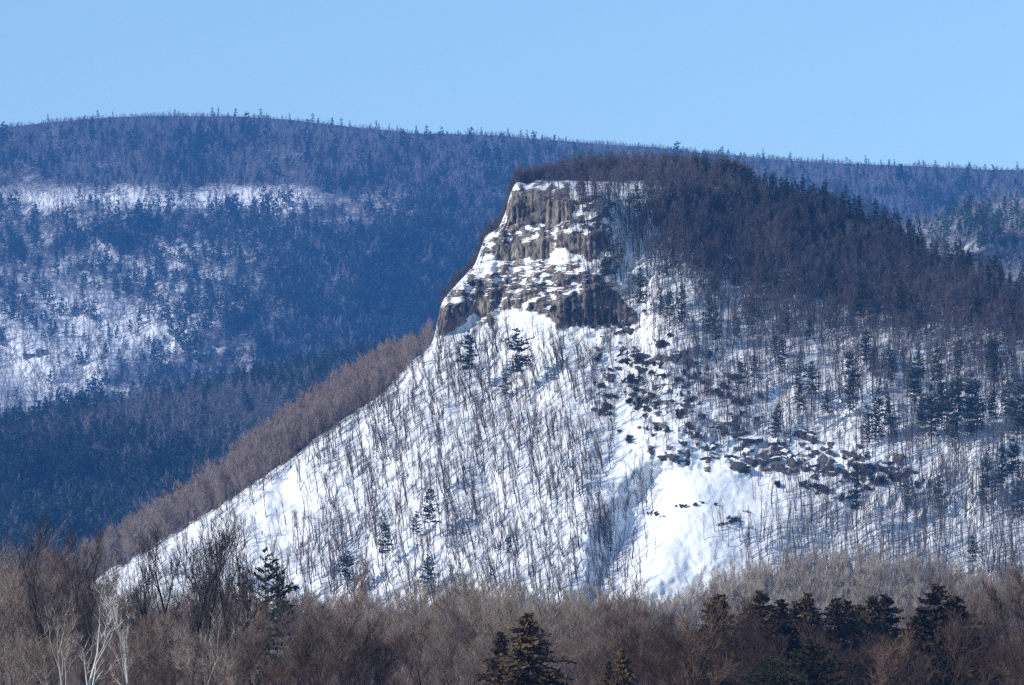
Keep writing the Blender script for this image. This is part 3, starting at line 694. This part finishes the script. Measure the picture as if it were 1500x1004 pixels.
# ------------------------------------------------------------------ boulders and shrubs
def rockmesh(seed):
    rr = np.random.default_rng(seed); import bmesh
    bm = bmesh.new(); bmesh.ops.create_icosphere(bm, subdivisions=3, radius=1)
    pl = [(v / np.linalg.norm(v), rr.uniform(.35, .75)) for v in rr.normal(size=(9, 3))]
    for v in bm.verts:
        p = np.array(v.co); 
        for n_, d in pl:
            s = p @ n_
            if s > d: p = p - n_ * (s - d)
        p = p * (1 + .1 * (fbm(p[0] * 3 + 9, p[1] * 3 + p[2] * 2, seed) - .5)); v.co = p
    me = bpy.data.meshes.new('boulder'); bm.to_mesh(me); bm.free(); me.materials.append(M_boulder); return me
rk = [rockmesh(k) for k in range(6)]
def boulder(x, y, wpx, hpx, lab, gr):
    p = MT.at(np.array([float(x)]), np.array([float(y)]))[0]
    o = bpy.data.objects.new('boulder', rk[RNG.integers(0, 6)]); col.objects.link(o); s = .30 / 2
    o.location = p; o.scale = (wpx * s, wpx * s * .8, hpx * s); o.rotation_euler = (RNG.normal(0, .15), RNG.normal(0, .15), RNG.uniform(-.5, .5)); tag(o, lab, 'boulder', gr)
for x, y, a, b_ in [(1095, 645, 44, 20), (1130, 648, 22, 18), (1175, 640, 26, 22), (1188, 645, 22, 20), (1154, 638, 14, 14), (1080, 682, 34, 24), (1098, 678, 26, 22), (1118, 672, 24, 22),
                    (1140, 688, 26, 20), (1160, 682, 24, 22), (1186, 684, 26, 24), (1205, 682, 34, 30), (1222, 690, 22, 18), (1262, 684, 34, 22), (1278, 686, 20, 16), (1300, 690, 18, 12), (1336, 692, 16, 8),
                    (1240, 694, 22, 12), (1150, 668, 16, 12), (1066, 668, 12, 10)]:
    boulder(x, y, a, b_, 'dark snow-capped boulder in the outcrop across the right slope', 'boulders of the right slope outcrop')
for x, y, a, b_ in [(914, 512, 16, 16), (935, 512, 24, 10), (940, 524, 36, 12), (990, 524, 24, 12), (905, 520, 10, 12)]:
    boulder(x, y, a, b_, 'dark flat boulder on the snow shelf right below the lower cliff', 'boulders on the shelf below the cliff')
for x, y, a, b_ in [(985, 668, 30, 16), (970, 672, 18, 12), (1032, 672, 18, 8), (1000, 650, 18, 12)]:
    boulder(x, y, a, b_, 'dark boulder at the head of the white talus left of the outcrop', 'boulders at the head of the talus')
bl_ = curve([(890, 520), (940, 545), (990, 590), (1050, 640), (1120, 665), (1200, 675), (1330, 692)])
for k in range(95):
    x = RNG.uniform(890, 1340); y = float(bl_(x)) + RNG.normal(0, 24 if x < 1080 else 12); w_ = RNG.uniform(7, 22)
    boulder(x, y, w_, w_ * RNG.uniform(.45, .9), 'dark angular boulder in the snowy rubble running down from the cliff to the outcrop', 'boulders of the snowy rubble band')
def shrubmesh(seed):
    rr = np.random.default_rng(seed); n = 520
    cen = rr.normal(size=(6, 3)) * [.5, .4, .3] + [0, 0, .55]; rad_ = rr.uniform(.2, .5, 6)
    ci = rr.integers(0, 6, n); d = rr.normal(size=(n, 3)); d /= np.linalg.norm(d, axis=1, keepdims=True)
    c = cen[ci] + d * rad_[ci][:, None] * rr.random((n, 1)) ** .6
    p1 = c + rr.normal(size=(n, 3)) * .13
    return blades(np.concatenate([c, p1, np.full((n, 1), .13)], 1))
shv = [shrubmesh(k) for k in range(4)]
stems = tubes([(0, 0, -.3, math.cos(a) * .4, math.sin(a) * .4, .5, .05, .02) for a in range(6)], 3)
shm = [(mesh('shrub_stem', *stems), mesh('shrub_leaves', *s)) for s in shv]
for a, b_ in shm: a.materials.append(M_bark); b_.materials.append(M_shrub)
def shrub(x, y, wpx, lab, gr):
    p = MT.at(np.array([float(x)]), np.array([float(y)]))[0]; r_ = wpx * .135
    e = bpy.data.objects.new('shrub', None); col.objects.link(e); e.location = p; e.scale = (r_, r_, r_ * RNG.uniform(.8, 1.5))
    for nm, me in zip(('stem', 'foliage'), shm[RNG.integers(0, 4)]):
        o = bpy.data.objects.new(nm, me); col.objects.link(o); o.parent = e; o.rotation_euler = (0, 0, RNG.uniform(0, 6))
    tag(e, lab, 'shrub', gr)
px, py = samp(4000, 870, 1120, 490, 680, lambda x, y: .14 * np.clip(ell(x, y, 940, 560, 70, 60) + ell(x, y, 1030, 600, 70, 45), 0, 1) * (fbm(x / 18, y / 14, 7) > .5))
print('shrubs', len(px))
for x, y in list(zip(px, py))[:100]: shrub(x, y, RNG.uniform(7, 20), 'dark scrubby evergreen shrub among snow between the cliff and the boulder outcrop', 'shrubs between cliff and outcrop')
for x, y, w_ in [(1195, 722, 34), (1180, 715, 20), (1290, 712, 36), (1310, 705, 26), (1270, 718, 20), (1240, 705, 22), (1345, 715, 20), (1232, 735, 18), (1140, 715, 16)]:
    shrub(x, y, w_, 'rounded dark shrub just below the boulder outcrop', 'shrubs below the outcrop')
for x, y, w_ in [(1018, 742, 12), (1005, 744, 12), (1075, 766, 18), (1060, 770, 12), (962, 756, 10), (1030, 738, 8), (990, 743, 7), (998, 743, 8), (1048, 741, 7), (948, 754, 7), (954, 755, 8), (972, 758, 6), (1068, 768, 9), (1084, 765, 9), (1052, 771, 7), (1095, 752, 8)]:
    shrub(x, y, w_, 'low dark scrub line crossing the white talus', 'scrub on the white talus')
for k in range(26):
    x = RNG.uniform(800, 900); y = RNG.uniform(455, 482); shrub(x, y, RNG.uniform(10, 18), 'dark shrub growing along the base of the lower right cliff', 'shrubs at the cliff base')
ex = np.concatenate([RNG.uniform(746, 830, 170), RNG.uniform(644, 746, 260)]); ep = MT.at(ex, crest_m(ex) + RNG.uniform(-1, 3, len(ex))); ep[:, 1] += RNG.uniform(0, 10, len(ex)); ep[:, 2] -= 1
ep2 = MT.back(ex, RNG.uniform(0, .12, len(ex))); ep = np.concatenate([ep, ep2])
scatter_mesh('cliff_edge_brush', bush, ep, RNG.uniform(.2, .55, len(ep)), RNG.uniform(0, .4, len(ep)), M_summit)

px, py = samp(9000, 860, 1130, 480, 690, lambda x, y: .15 * np.clip(ell(x, y, 930, 560, 80, 60) + ell(x, y, 1030, 600, 80, 55), 0, 1) * (fbm(x / 22, y / 16, 8) > .45))
scatter_mesh('slope_brush', bush, MT.at(px, py), RNG.uniform(.25, .6, len(px)), RNG.uniform(0, .5, len(px)), M_slopebark)
# ------------------------------------------------------------------ foreground trees (350-700 m off)
def gp(px, y): return np.array([(px - 750) / F * y, y, -1.2])
def hgt(top, y): return CAMZ + 1.2 + (H0 - top) / F * y
fgA = [bare_tree(600 + k, 14, .3, 4, 5, .42, .38, 3, .04, lift=.5, wig=.1, clean=.22, tl=1.0) for k in range(7)]
fgB = [bare_tree(620 + k, 14, .16, 4, 6, .55, .45, 7, .035, lift=.5, wig=.12, clean=.08, tl=1.3) for k in range(7)]
A_m = [tmesh('tall_bare', t, M_bark, M_bark) for t in fgA]
B_m = [tmesh('bushy_bare', t, M_bark, M_twig) for t in fgB]
D_m = [tmesh('dark_bare', t, M_bark, M_twigdark) for t in fgB]
R_m = [tmesh('reddish_bare', t, M_bark, M_redtwig) for t in fgB[:3]]
W_m = [tmesh('white_bare', bare_tree(640 + k, 14, .26, 4, 4, .5, .5, 2, .035, lift=.3, wig=.16, clean=.25, tl=.8), M_white, M_white) for k in range(3)]
T_m = [tmesh('pale_bare', t, M_thicket, M_thicket) for t in fgB[3:6]]
def fg(px, top, y, ms, lab, gr=None, k=None, wide=1., nm='bare_tree', cat='tree', lean=0):
    h = hgt(top, y); k = int(RNG.integers(0, len(ms))) if k is None else k
    return tree_thing(nm, ms[k], gp(px, y), h / 14 * wide, RNG.uniform(0, 6.28), lean, lab, cat, gr, 1 / wide)
fg(255, 790, 420, A_m, 'tall dark forked leafless tree left of centre in the lower left corner', k=0)
fg(312, 782, 430, A_m, 'tall straight leafless tree against the snow at lower left', k=1)
fg(232, 818, 440, A_m, 'thinner leafless tree just left of the tall forked tree', k=2)
fg(330, 800, 415, A_m, 'tall leafless tree with upright limbs right of the straight tallest one', k=6)
fg(270, 812, 425, A_m, 'slim tall leafless tree between the forked and the straight tall trees', k=3)
fg(298, 806, 440, A_m, 'second stem close left of the straight tallest leafless tree', k=4)
fg(150, 850, 430, A_m, 'dark upright leafless tree just right of the white-barked trees', k=2)
fg(85, 800, 430, A_m, 'tall brown leafless tree against blue hills near the left edge', k=3)
fg(58, 812, 440, A_m, 'brown leafless tree nearest the left edge of the tall ones', k=4)
fg(25, 868, 450, B_m, 'broad brown leafless tree at the lower left edge', k=1)
fg(370, 830, 400, A_m, 'crooked dark leafless tree in front of the lower left pine', k=5)
fg(122, 868, 338, W_m, 'white-barked leafless tree with forked limbs at lower left', k=0, wide=1.1)
fg(190, 888, 342, W_m, 'smaller white-barked tree right of the forked white tree', k=1, wide=.8)
fg(108, 905, 334, W_m, 'pale-stemmed tree crossing the forked white tree', k=2, wide=.8)
fg(285, 905, 385, W_m, 'short pale leaning tree between the two tall dark trees', k=1, wide=.8, lean=.25)
fg(820, 870, 520, W_m, 'thin pale-barked tree behind the right side of the large spruce', k=2, wide=.8)
fg(460, 872, 520, R_m, 'rusty orange-brown rounded leafless tree at the foot of the left slope', k=0, wide=1.1)
fg(1492, 862, 400, A_m, 'dense brown leafless tree at the lower right edge', k=2)
fg(935, 895, 520, R_m, 'reddish round-crowned leafless tree right of the large spruce', k=1, wide=1.2)
fg(975, 898, 530, R_m, 'second reddish round-crowned tree left of the dark spruce row', k=2, wide=1.2)
topc = curve([(-150, 850), (0, 855), (60, 845), (110, 850), (180, 880), (260, 885), (330, 880), (420, 885), (500, 905), (560, 915), (640, 885), (700, 868), (740, 885), (800, 905), (870, 900), (920, 900),
              (990, 905), (1040, 915), (1100, 930), (1200, 935), (1300, 935), (1360, 905), (1430, 870), (1500, 860), (1650, 860)])
xs_ = np.linspace(-60, 1560, 58) + RNG.uniform(-10, 10, 58)
for x in xs_:            # back row
    y = RNG.uniform(560, 720); pale = 560 < x < 900
    fg(x, float(topc(x)) + RNG.uniform(-4, 22), y, T_m if pale else B_m if RNG.random() < .7 else R_m,
       'grey-brown twiggy leafless tree in the back row of the valley thicket' if not pale else 'pale grey twiggy tree in the valley thicket below the slope',
       'back row of valley trees' if not pale else 'pale valley trees', wide=1.3)
xs_ = np.linspace(-40, 1540, 50) + RNG.uniform(-12, 12, 50)
for x in xs_:            # middle row
    y = RNG.uniform(430, 540); fg(x, float(topc(x)) + RNG.uniform(20, 55), y, (D_m if x > 950 else B_m) if RNG.random() < .85 else R_m,
       'brown leafless tree in the middle row of the valley trees', 'middle row of valley trees', wide=1.35)
xs_ = np.linspace(-30, 1530, 52) + RNG.uniform(-12, 12, 52)
for x in xs_:            # front row
    y = RNG.uniform(345, 410); fg(x, 955 + RNG.uniform(-25, 20), y, (D_m if x > 850 or 420 < x < 560 else B_m) if RNG.random() < .8 else R_m,
       'low brown leafless tree along the bottom edge of the view', 'front row of valley trees', wide=1.4)
sp = [tmesh('spruce', conifer(700 + k, 16, 8.0, .04, 38, 10, 64, .8, -.25, 'spruce', .25), M_bark, M_spruce) for k in range(4)]
gpn = [tmesh('green_pine', conifer(720 + k, 16, 7.6, .05, 30, 10, 60, .6, 0, 'pine', .25), M_bark, M_green) for k in range(2)]
lp = [tmesh('grey_pine', conifer(730 + k, 20, 5.0, .25, 17, 6, 26, .8, -.05, 'pine', .25), M_bark, M_needle) for k in range(2)]
def con(px, top, y, ms, k, lab, wide=1., gr=None, nm='spruce_tree', cat='spruce', Hm=16):
    h = hgt(top, y); tree_thing(nm, ms[k], gp(px, y), h / Hm * wide, RNG.uniform(0, 6.28), 0, lab, cat, gr, 1 / wide)
con(775, 898, 325, sp, 0, 'large dark broad spruce in the foreground below the slope', 1.3)
con(735, 925, 350, sp, 1, 'dark spruce overlapping the left side of the large spruce', .85)
con(915, 950, 320, sp, 2, 'low dark spruce top right of the large spruce', .85)
con(893, 968, 325, sp, 0, 'lower spruce top close left of the low dark spruce', .8)
con(1050, 870, 400, sp, 1, 'dark pointed spruce left of the spruce row at lower right', 1.25)
ROWLAB = ['tallest spruce tip at the left end of the dark spruce row', 'short spruce tip at the very left end of the dark spruce row', 'spruce tip just right of the tallest tip at the row left end',
          'low rounded spruce top in the left half of the dark row', 'broad spruce top at the middle of the dark row', 'lower spruce top right of the middle of the dark row',
          'small spruce tip between the middle and right tips of the row', 'pointed spruce near the right end of the dark row', 'slim spruce at the right end of the dark row', 'low spruce left of the pointed one near the right end of the row']
for k, (x, t) in enumerate([(1114, 865), (1100, 884), (1140, 878), (1165, 880), (1186, 868), (1222, 876), (1240, 880), (1278, 872), (1296, 870), (1262, 886)]):
    con(x, t, 418 + 4 * k, sp, k % 4, ROWLAB[k], 1.1, 'spruces of the dark lower right row')
con(1370, 855, 400, sp, 3, 'tall dark spruce near the lower right corner', 1.3)
con(1405, 872, 410, sp, 0, 'dark spruce right behind the tall spruce near the lower right corner', 1.15)
con(1345, 890, 395, sp, 2, 'dark snow-flecked spruce on the left flank of the tall corner spruce', 1.15)
con(1185, 935, 330, gpn, 0, 'rounded deep green pine low in the lower right foreground', 1.15, nm='pine_tree', cat='pine tree')
con(1130, 958, 335, gpn, 1, 'lighter green low pine left of the rounded deep green pine', 1.0, nm='pine_tree', cat='pine tree')
con(1012, 925, 345, R_m, 0, 'dense reddish-brown spreading tree under the pointed spruce', 1.3, nm='bare_tree', cat='tree', Hm=14)
con(388, 800, 520, lp, 0, 'grey-green pine behind the tall dark trees at lower left', .8, nm='pine_tree', cat='pine tree', Hm=20)
con(405, 822, 540, lp, 1, 'second grey-green pine on the right of the lower left pine', .7, nm='pine_tree', cat='pine tree', Hm=20)
